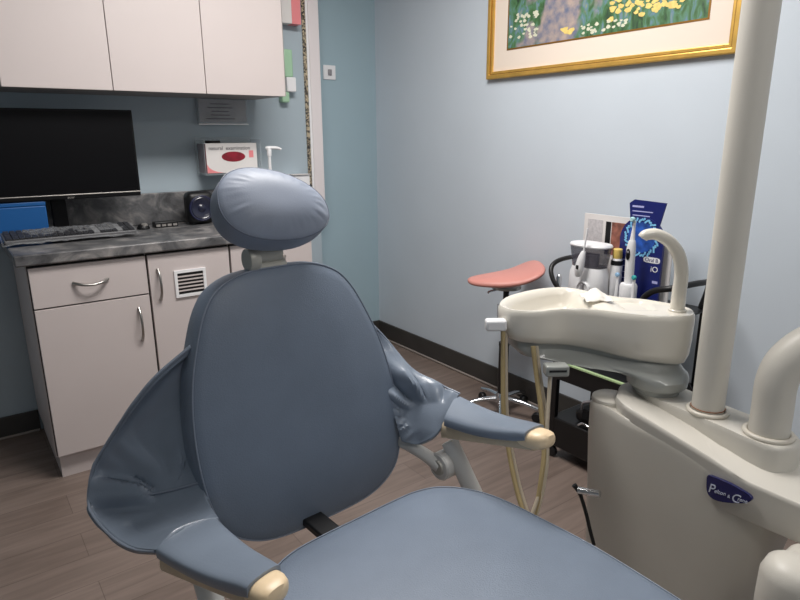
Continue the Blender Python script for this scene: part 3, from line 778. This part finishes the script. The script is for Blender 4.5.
obj('headrest_bar', box(-.05, .02, .492, .502, .98, 1.16, rot=Euler((-TL, 0, 0))), m_mech, ch, local=True, bevel=.002)

# wrap-round wings
def wrinkle(amp, sgn, piv_, rad):
    """creases fanning out from the inner root of the armrest"""
    P_ = Vector(piv_)
    def fn(p, a, b):
        d = p-P_; r_ = max(.035, math.hypot(d.x, d.z+ .3*d.y)); th = math.atan2(d.z+.3*d.y, d.x*sgn)
        k = math.exp(-(r_/rad)**2)*min(1, ((r_-.035)/.045))*min(1, (1-b)/.10)*math.sin(PI*min(1, .08+a*.88))**.6
        f = mnoise.noise(Vector((th*2.6, r_*5, 1.7)))*2.0+1.0*mnoise.noise(Vector((th*6.0, r_*5, 5.1)))
        big = .5*mnoise.noise(Vector((p.x*11, p.y*11, p.z*9)))*max(0, min(1, (b-.3)/.3))*math.sin(PI*a)
        return p+Vector((-sgn*.35, -.75, .5))*amp*(k*f+big)
    return fn
LW = [
 [(-.17, .46, .955), (-.19, .465, .95), (-.205, .46, .945), (-.222, .455, .935)],
 [(-.20, .46, .88), (-.235, .49, .875), (-.27, .50, .87), (-.300, .494, .864)],
 [(-.22, .43, .78), (-.28, .52, .76), (-.34, .565, .74), (-.370, .574, .733)],
 [(-.235, .41, .71), (-.30, .52, .68), (-.37, .58, .665), (-.410, .593, .657)],
 [(-.245, .39, .665), (-.31, .47, .628), (-.375, .545, .605), (-.425, .581, .605)],
 [(-.255, .36, .645), (-.315, .41, .612), (-.37, .46, .590), (-.420, .49, .585)],
 [(-.265, .31, .645), (-.31, .34, .630), (-.36, .365, .615), (-.405, .375, .600)],
 [(-.275, .265, .655), (-.31, .27, .662), (-.35, .27, .662), (-.388, .262, .645)]]
lb, ledge = patch([[Vector(p) for p in r] for r in LW], 20, 14, wrinkle(.038, -1, (-.285, .30, .655), .16))
# patch returns cols=across; outer edge = last col
wl = obj('back_wing', lb, m_leather_wing, ch, local=True, solid=.014)
obj('piping', tube([p+Vector((-.002, -.002, .003)) for p in ledge[::4]], .0030, smooth=0, n=8), m_piping, wl, local=True)
# seam across the wing
so = [Vector(LW[4][k])+Vector((0, -.010, .010)) for k in range(4)]
obj('seam_piping', tube([so[0]+Vector((0, 0, .0)), so[1], so[2]], .0022, n=6), m_piping, wl, local=True)
RW = [
 [(.15, .46, .95), (.17, .465, .945), (.19, .465, .935), (.205, .46, .925)],
 [(.20, .45, .86), (.23, .46, .857), (.25, .46, .857), (.268, .452, .857)],
 [(.22, .41, .78), (.25, .425, .778), (.28, .415, .777), (.307, .385, .775)],
 [(.235, .385, .71), (.26, .385, .72), (.295, .365, .740), (.335, .325, .748)],
 [(.245, .34, .612), (.268, .305, .607), (.290, .250, .660), (.358, .258, .730)]]
rb, redge = patch([[Vector(p) for p in r] for r in RW], 20, 24, wrinkle(.038, 1, (.30, .25, .69), .13))
wr = obj('back_wing', rb, m_leather_wing, ch, local=True, solid=.012)
obj('piping', tube([p+Vector((.002, -.002, .003)) for p in redge[::4]], .0028, smooth=0, n=8), m_piping, wr, local=True)
# rear shell behind the cushion
rs = []
for k in range(7):
    v = -.01+k*.09; hw = (.14, .19, .205, .20, .185, .16, .12)[k]
    c = Bp+Vv*v-Nv*.088
    rs.append([c+Uv*(hw*math.cos(a))+Vector((0, .035*max(0, math.sin(a))+.0, 0)) for a in [PI*q/12 for q in range(13)]])
obj('back_shell', loft(rs, closed=True), m_dark, ch, local=True)

# armrests
def armrest(sgn, root_in, root_out, tip_in, tip_out, extra):
    """pad lofted between root and tip; beam below; cream end cap"""
    rings = []; N = 10
    ri, ro, ti, to = [Vector(p) for p in (root_in, root_out, tip_in, tip_out)]
    for k in range(N+1):
        f = k/N; i = ri.lerp(ti, f); o = ro.lerp(to, f)
        sag = .010*math.sin(PI*f); i.z -= sag; o.z -= sag
        c = (i+o)/2; h = (o-i)/2
        ring_ = []
        for q in range(20):
            a = 2*PI*q/20; ca, sa = math.cos(a), math.sin(a)
            x = math.copysign(abs(ca)**.38, ca)*1.02; z = math.copysign(abs(sa)**.5, sa)
            th = (.014 if f < .95 else .012)
            ring_.append(c+h*x+Vector((0, 0, -.013+th*z+.003*max(0, z)*(1-x*x))))
        rings.append(ring_)
    ar = obj('armrest_pad', loft(rings), m_leather_wing, ch, local=True)
    # beam
    br = []
    for k in range(N+1):
        f = -.06+1.12*k/N; i = ri.lerp(ti, f); o = ro.lerp(to, f); c = (i+o)/2; hw = (o-i).length/2*.84
        dep = .024-.007*f
        c = c+Vector((0, 0, -.020-.008*(1-f)-dep*.75))
        axv = (o-i).normalized()
        br.append([c+axv*(hw*math.copysign(abs(math.cos(a))**.6, math.cos(a)))+Vector((0, 0, dep*math.copysign(abs(math.sin(a))**.7, math.sin(a)))) for a in [2*PI*q/20 for q in range(20)]])
    obj('armrest_beam', loft(br), m_tan, ch, local=True)
    # cap
    cpts = []
    dirv = ((ti+to)/2-(ri+ro)/2).normalized(); axv = (to-ti).normalized(); hw = (to-ti).length/2
    cc = (ti+to)/2+Vector((0, 0, -.024))
    for f, s in ((-.03, .80), (-.016, .95), (.004, 1.0), (.018, .98), (.031, .87), (.039, .64), (.042, .25)):
        c = cc+dirv*f
        cpts.append([c+axv*(hw*.98*s*math.copysign(abs(math.cos(a))**.75, math.cos(a)))+Vector((0, 0, .021*s*math.copysign(abs(math.sin(a))**.7, math.sin(a)))) for a in [2*PI*q/24 for q in range(24)]])
    obj('armrest_cap', loft(cpts), m_cream, ch, local=True)
armrest(-1, (-.274, .290, .660), (-.392, .262, .656), (-.300, -.018, .745), (-.360, -.030, .745), None)
armrest(1, (.285, .235, .700), (.362, .265, .730), (.300, .008, .746), (.360, .003, .747), None)
# hinges and struts
for sg in (-1, 1):
    u = .31*sg; zr = .62 if sg > 0 else .575
    obj('arm_hinge', lathe([(.031, -.020), (.035, -.016), (.035, .016), (.031, .020)], (u*.97, .25, .563), axis='X'), m_chairgrey, ch, local=True)
    obj('hinge_bolt', lathe([(.018, -.025), (.020, -.022), (.020, .022), (.018, .025)], (u*.97, .25, .563), axis='X'), m_mech, ch, local=True)
    obj('arm_strut', tube([(u*1.03, .25, zr+.0), (u*1.05, .21, .56), (u*1.06, .14, .46), (u*1.0, .08, .40)], [.022, .022, .024, .026]), m_chairgrey, ch, local=True)
    obj('hinge_bracket', tube([(u*.93, .25, .563), (u*.88, .30, .585), (u*.80, .38, .60), (u*.66, .42, .60)], [.016, .014, .013, .013], flat=1.2), m_chairgrey, ch, local=True)
# seat
sh = [(0, .200), (.09, .200), (.16, .195), (.215, .172), (.258, .12), (.282, .05), (.290, -.05), (.294, -.18), (.282, -.34), (.262, -.5), (.245, -.66), (.23, -.80), (.20, -.87), (.12, -.905), (0, -.91)]
so_ = sh + [(-u, v) for u, v in sh[-2:0:-1]]
so_ = smooth2(so_, 4)
sc_, sseam = cushion(so_, Vector((0, 0, .574)), Vector((1, 0, 0)), Vector((0, 1, 0)), Vector((0, 0, 1)), .016, .075)
se = obj('seat', sc_, m_leather, ch, local=True)
obj('piping', ring_tube(sseam, .0014), m_leather, se, local=True)
obj('seat_pan', box(-.22, .22, -.75, .17, .455, .505), m_chairgrey, ch, local=True, bevel=.02, bseg=4)
obj('back_bracket', box(-.055, -.005, .10, .45, .505, .523), m_dark, ch, local=True, bevel=.004)
obj('lift_column', box(-.13, .13, -.28, .04, .12, .46), m_chairgrey, ch, local=True, bevel=.03, bseg=4)
obj('base_plate', box(-.24, .24, -.55, .25, 0, .06), m_chairgrey, ch, local=True, bevel=.02, bseg=3)
obj('base_cover', box(-.17, .17, -.36, .10, .06, .16), m_chairgrey, ch, local=True, bevel=.03, bseg=3)

# ------------------------------------------------------------------ delivery unit
du = thing('delivery_unit', 'warm grey floor-standing dental delivery unit beside the chair', 'dental unit', (1.40, .70, 0))
bodyo = smooth2([(1.2855, .62), (1.2855, .75), (1.288, .86), (1.300, .915), (1.345, .940), (1.395, .925), (1.44, .88), (1.50, .80), (1.52, .68), (1.515, .52), (1.48, .452), (1.38, .435), (1.31, .452), (1.288, .52)], 5)
# pedestal: top slopes down behind the cap
cxy = (1.39, .69)
rings = []
for z, s, sy in ((.0, .93, .80), (.03, .93, .80), (.25, .95, .86), (.45, .98, .94), (.57, 1.0, .995), (.645, 1.0, 1.0), (.655, 1.0, 1.0), (.668, .985, .985), (.672, .96, .96)):
    rings.append([Vector((cxy[0]+(x-cxy[0])*s, .80+(y-.80)*sy if z < .6 else cxy[1]+(y-cxy[1])*sy, z-(max(.012*max(0, min(1, (.86-y)/.07)), .688-(.70-.064*max(0, min(1, (.84-y)/.34))**1.1) if y < .84 else 0) if z > .6 else 0))) for x, y in bodyo])
obj('pedestal', loft(rings), m_unit, du)
obj('cap_disc', lathe([(.046, 0), (.048, .004), (.046, .012), (.040, .016), (.001, .017)], (1.343, .888, .668)), m_unit, du)
# shoulder / side boss stretching towards the front
bo = smooth2([(1.350, .872), (1.312, .850), (1.290, .80), (1.2848, .72), (1.2848, .60), (1.283, .50), (1.281, .40), (1.281, .28), (1.305, .20), (1.37, .17), (1.46, .19), (1.50, .27), (1.515, .42), (1.528, .60), (1.53, .76), (1.49, .862), (1.41, .897)], 5)
def zb(y): return .538+.05*max(0, .56-y)
def zt(y):
    return .70-.064*max(0, min(1, (.84-y)/.34))**1.1
def sm0(t): return t*(1.35-.35*t) if t < 1 else 1
rg = []
bc = (1.40, .53)
for lv in range(9):
    s = (.93, .985, 1.0, 1.0, 1.0, 1.0, 1.0, .992, .972)[lv]
    r = []
    for x, y in bo:
        tuck = .004*max(0, min(1, (y-.53)/.1))*(1, 1, 1, .8, .3, 0, 0, 0, 0)[lv] if x < 1.4 else 0
        X_, Y_ = bc[0]+(x-bc[0])*s+tuck, bc[1]+(y-bc[1])*s
        a, b = zb(y), zt(y)
        r.append(Vector((X_, Y_, (a, a+.005, a+.02, a+.05, b-.03, b-.013, b-.009, b-.002, b)[lv])))
    rg.append(r)
obj('shoulder', loft(rg), m_unit, du)
dk = smooth2([(1.40, .858), (1.380, .80), (1.368, .70), (1.356, .60), (1.344, .53), (1.348, .485), (1.39, .458), (1.44, .470), (1.470, .52), (1.476, .62), (1.490, .72), (1.500, .80), (1.47, .86)], 5)
dc = (1.42, .66); rg = []
for s, z in ((1.03, .62), (1.01, .66), (1.0, .690), (.99, .698), (.965, .702)):
    rg.append([Vector((dc[0]+(x-dc[0])*s, dc[1]+(y-dc[1])*s, z)) for x, y in dk])
obj('deck', loft(rg), m_unit, du)
# pole
PX, PY_ = 1.409, .664
obj('light_pole', lathe([(.0365, .70), (.0365, 2.18), (.032, 2.195), (.001, 2.2)], (PX, PY_, 0), n=40), m_unit, du)
obj('pole_collar', ring_tube([(PX+.043*math.cos(a), PY_+.043*math.sin(a), .706) for a in [2*PI*k/48 for k in range(48)]], .0055, n=10), m_ring, du)
obj('pole_rust_line', ring_tube([(PX+.0375*math.cos(a), PY_+.0375*math.sin(a), .715) for a in [2*PI*k/48 for k in range(48)]], .0010, n=6), m_rust, du)
TX, TY = 1.401, .521
obj('tray_arm', tube([(TX, TY, .70), (TX, TY, .76), (TX, TY, .83), (TX+.012, TY-.012, .88), (TX+.045, TY-.045, .922), (TX+.10, TY-.10, .935), (TX+.22, TY-.22, .935), (TX+.3, TY-.3, .935)], .041, n=32, smooth=6), m_unit, du)
obj('arm_collar', ring_tube([(TX+.047*math.cos(a), TY+.047*math.sin(a), .706) for a in [2*PI*k/48 for k in range(48)]], .006, n=10), m_ring, du)
# front knuckle lower right
K = px(794, 565, 1.12)
obj('front_knuckle', lathe([(.04, .30), (.052, .33), (.056, .50), (.055, K.z-.03), (.047, K.z-.008), (.03, K.z+.004), (.001, K.z+.008)], (K.x+.01, K.y, 0), n=36), m_unit, du)
obj('knuckle_arm', box(K.x-.01, K.x+.14, K.y-.03, K.y+.05, .40, K.z-.03), m_unit, du, bevel=.02, bseg=3)
# badge, on the boss face
def facepos(x, y):
    """pixel -> boss face approx plane through crease"""
    P0 = Vector((1.284, .60, .6)); n = Vector((-1, 0.12, 0)).normalized()
    r = R1*(x-400)/F_PX - U1*(y-300)/F_PX + D
    k = (P0-CAM).dot(n)/r.dot(n)
    return CAM+r*k
bpts = [(708.5, 475), (707, 482), (707.3, 490), (710, 496), (716, 500), (724, 502), (735, 503), (745, 503), (751, 501), (752.5, 498), (749, 494), (741, 489), (730, 483), (718, 478)]
fn_ = Vector((-1, .12, 0)).normalized()
loop = [facepos(x, y) for x, y in bpts]
lp = catmull(loop, 3, closed=True)
bg = obj('badge', loft([[p+fn_*-.004 for p in lp], [p+fn_*.0025 for p in lp]]), m_logo, du, smooth=False, bevel=.0006)
bx = (facepos(748, 499)-facepos(710, 487)).normalized(); br3 = basis(bx, Vector((0, 0, 1)))
p0 = facepos(708.5, 491)+fn_*.003; 
text('P', .030, p0, br3, m_badgetext, bg, 'badge_lettering', shear=.35)
text('elton', .013, facepos(714.8, 492)+fn_*.003, br3, m_badgetext, bg, 'badge_lettering', shear=.35)
text('&', .010, facepos(728, 497)+fn_*.003, br3, m_badgetext, bg, 'badge_lettering', shear=.2)
text('C', .028, facepos(731.5, 500.5)+fn_*.003, br3, m_badgetext, bg, 'badge_lettering', shear=.35)
text('rane', .012, facepos(738, 500)+fn_*.003, br3, m_badgetext, bg, 'badge_lettering', shear=.35)

# cuspidor basin
RIM = [(1.160, 1.130), (1.238, 1.165), (1.360, 1.168), (1.440, 1.126), (1.452, 1.036), (1.462, .972), (1.500, .901), (1.512, .80), (1.470, .752), (1.424, .752), (1.358, .810), (1.325, .864), (1.298, .920), (1.252, .968), (1.18, .998), (1.132, 1.040), (1.130, 1.092)]
rim = smooth2(RIM, 7)
ZR = .918
bcx, bcy = 1.375, .955
def rs_(s, z, tiltf=0):
    out = []
    for x, y in rim:
        t = (Vector((x, y))-Vector((1.16, 1.08))).length/.45
        out.append(Vector((bcx+(x-bcx)*s, bcy+(y-bcy)*s, z-tiltf*t)))
    return out
def inset(d, z): # offset inward along normals
    out = []; N = len(rim)
    for i in range(N):
        a, b = Vector(rim[i-1]), Vector(rim[(i+1) % N]); t = (b-a).normalized(); n = Vector((-t.y, t.x))
        c = Vector(rim[i]); 
        if (Vector((bcx, bcy))-c).dot(n) < 0: n = -n
        p = c+n*d; out.append(Vector((p.x, p.y, z)))
    return out
bow = Vector((1.292, 1.066)); bu = Vector((.80, -.60)); bv = Vector((.60, .80))
def rimdist(x, y):
    return min((Vector((x, y))-Vector(p)).length for p in rim)
def sm(a, b, v):
    t = max(0, min(1, (v-a)/(b-a))); return t*t*(3-2*t)
def hz(x, y):
    d = Vector((x, y))-bow; A_ = d.dot(bu)
    z = ZR-.004
    w_ = 1-sm(.070, .105, A_)
    e = rimdist(x, y)
    z -= .052*sm(.010, .045, e)*w_
    # ridge between bowl and tray
    q = Vector((x, y))-Vector((1.395, .985)); a_, b_ = q.dot(bu), q.dot(bv)
    z += .010*math.exp(-(a_/.020)**2-(b_/.06)**2)
    # shallow tray
    q = Vector((x, y))-Vector((1.43, .90)); a_, b_ = q.dot(bu), q.dot(bv)
    if abs(a_) < .04 and abs(b_) < .05: z -= .006*min(1, min(.04-abs(a_), .05-abs(b_))/.008)
    return z
rings = [inset(.030, .815), inset(.012, .826), inset(.004, .845), inset(.001, .87), inset(0, .900), inset(.001, ZR-.006), inset(.005, ZR), inset(.010, ZR), inset(.014, ZR-.003)]
for i, r in enumerate(rings[:4]):
    for p in r:
        t = (Vector((p.x, p.y))-Vector((1.16, 1.08))).length/.45
        p.z -= (.058*t**.8-.018)*(1, .95, .85, .5)[i]
last = rings[-1]; K2 = 30
for k in range(1, K2+1):
    s = 1-k/K2*.995
    r = []
    for p in last:
        x, y = bcx+(p.x-bcx)*s, bcy+(p.y-bcy)*s
        w_ = min(1, k/3)
        r.append(Vector((x, y, (ZR-.003)*(1-w_)+hz(x, y)*w_)))
    rings.append(r)
obj('basin', loft(rings), m_basin, du)
# drain and folded tissue on ridge
obj('drain', lathe([(.012, 0), (.013, .002), (.008, .003), (.001, .0025)], (bow.x, bow.y, ZR-.0555), n=20), m_chrome, du)
def tis(p, a, b): return p+Vector((0, 0, .008*mnoise.noise(p*45)))
tg = [[Vector((1.385, .985, ZR+.004))+Vector((.80, -.60, 0))*(u-2)*.018+Vector((.60, .80, 0))*(v-2)*.018+Vector((0, 0, .024*(1-abs(u-2)/2.0)*(1-((v-2.6)/2.6)**2)+.001)) for u in range(5)] for v in range(5)]
tb_, _ = patch(tg, 6, 6, tis)
tis_o = obj('tissue', tb_, mat('soft_tissue_paper', (238, 234, 226), .8), None, solid=.0012)
tag(tis_o, 'crumpled white tissue on the basin between bowl and faucet', 'tissue')
# casing under the basin
cas = []
piv = Vector((1.432, .815))
N = len(rim)
def pc(r, z): 
    out = []
    for x, y in rim:
        a = math.atan2(y-bcy, x-bcx); out.append(Vector((piv.x+r*math.cos(a), piv.y+r*math.sin(a), z)))
    return out
c0 = [Vector((p.x, p.y, .840)) for p in inset(.022, .84)]
c1 = [Vector((p.x, p.y, .800)) for p in inset(.030, .80)]
def mixr(A, B, f, z): return [Vector((a.x*(1-f)+b.x*f, a.y*(1-f)+b.y*f, z)) for a, b in zip(A, B)]
pr = pc(.078, .70)
for r in (c0, c1):
    for p in r:
        t = (Vector((p.x, p.y))-Vector((1.16, 1.08))).length/.45; p.z -= .045*t-.012
cas = [c0, c1, mixr(c1, pr, .10, .786), mixr(c1, pr, .35, .775), mixr(c1, pr, .62, .764), mixr(c1, pr, .85, .758), pc(.077, .745), pc(.075, .724), pc(.070, .718), pc(.060, .715), pc(.058, .702)]
obj('basin_casing', loft(cas), m_casing, du)
# faucet
fb0 = Vector((1.468, .800, ZR-.004)); ld = Vector((-.80, .60, 0))
fp = [fb0, fb0+Vector((0, 0, .05)), fb0+ld*.0+Vector((0, 0, .10)), fb0+ld*.012+Vector((0, 0, .145)), fb0+ld*.040+Vector((0, 0, .180)), fb0+ld*.072+Vector((0, 0, .197)), fb0+ld*.098+Vector((0, 0, .196)), fb0+ld*.106+Vector((0, 0, .188))]
fa = obj('faucet', tube(fp, [.0180, .0175, .0168, .0162, .0155, .0145, .0138, .0125], n=24), m_basin, du)
obj('faucet_base', lathe([(.022, 0), (.022, .004), (.020, .006)], (fb0.x, fb0.y, fb0.z)), m_basin, fa)
# instrument holder at the far end of the basin
h0 = px(494, 324, 1.60)
obj('holder_arm', box(h0.x-.025, h0.x+.03, h0.y-.02, h0.y+.012, h0.z-.016, h0.z+.014, rot=Euler((0, 0, -.6))), m_white, du, bevel=.007, bseg=3)
obj('holder_pin', tube([px(499.5, 304, 1.66), px(499, 318, 1.66)], .006, smooth=0), m_chrome, du)
h1_ = px(556, 370, 1.56)
hk = box(h1_.x-.030, h1_.x+.030, h1_.y-.018, h1_.y+.018, h1_.z-.013, h1_.z+.016, rot=Euler((0, 0, -.6)))
hko = obj('suction_holder', hk, m_casing, du, bevel=.005, bseg=3)
obj('slot', box(h1_.x-.022, h1_.x+.022, h1_.y-.0195, h1_.y-.0165, h1_.z+.001, h1_.z+.006, rot=Euler((0, 0, -.6)), about=h1_), m_dark, hko, smooth=False)
# hoses
def hose(pts, r, m): return obj('hose', tube([px(*p) for p in pts], r, n=12, smooth=6), m, du)
hose([(503, 330, 1.60), (503, 370, 1.60), (503.5, 410, 1.60), (507, 440, 1.60), (514, 478, 1.58), (522, 508, 1.56), (529, 522, 1.55), (536, 508, 1.55), (541, 480, 1.55), (544, 450, 1.56), (541, 410, 1.57), (536, 372, 1.58), (533, 346, 1.58)], .0062, m_hose)
hose([(506, 330, 1.615), (506, 372, 1.615), (507, 412, 1.615), (510.5, 442, 1.615), (518, 480, 1.60), (527, 510, 1.58), (533, 519, 1.57), (539.5, 505, 1.57), (545, 478, 1.57), (547.5, 450, 1.58), (545, 410, 1.59), (539.5, 372, 1.60), (536.5, 346, 1.60)], .0050, m_hose2)
hose([(550, 373, 1.565), (549, 395, 1.565), (547, 425, 1.56), (547, 455, 1.56), (541, 488, 1.55), (531, 517, 1.545)], .0050, m_hose2)
# valve lever at the foot of the pedestal
lv = obj('valve_lever', tube([px(574, 485, 1.62), px(580, 494, 1.62), px(586, 513, 1.62), px(590, 530, 1.62), px(594, 545, 1.62)], [.007, .005, .005, .005]), m_dark, du)
obj('chrome_fitting', tube([px(578, 490, 1.615), px(588, 492, 1.60), px(600, 494, 1.58)], .009, smooth=2), m_chrome, lv)
obj('supply_cable', tube([px(681, 366, 1.66), px(684, 376, 1.68), px(692, 390, 1.70), px(704, 404, 1.72)], .003), m_dark, du)

# name clean-up for repeats is left to Blender's own suffixes
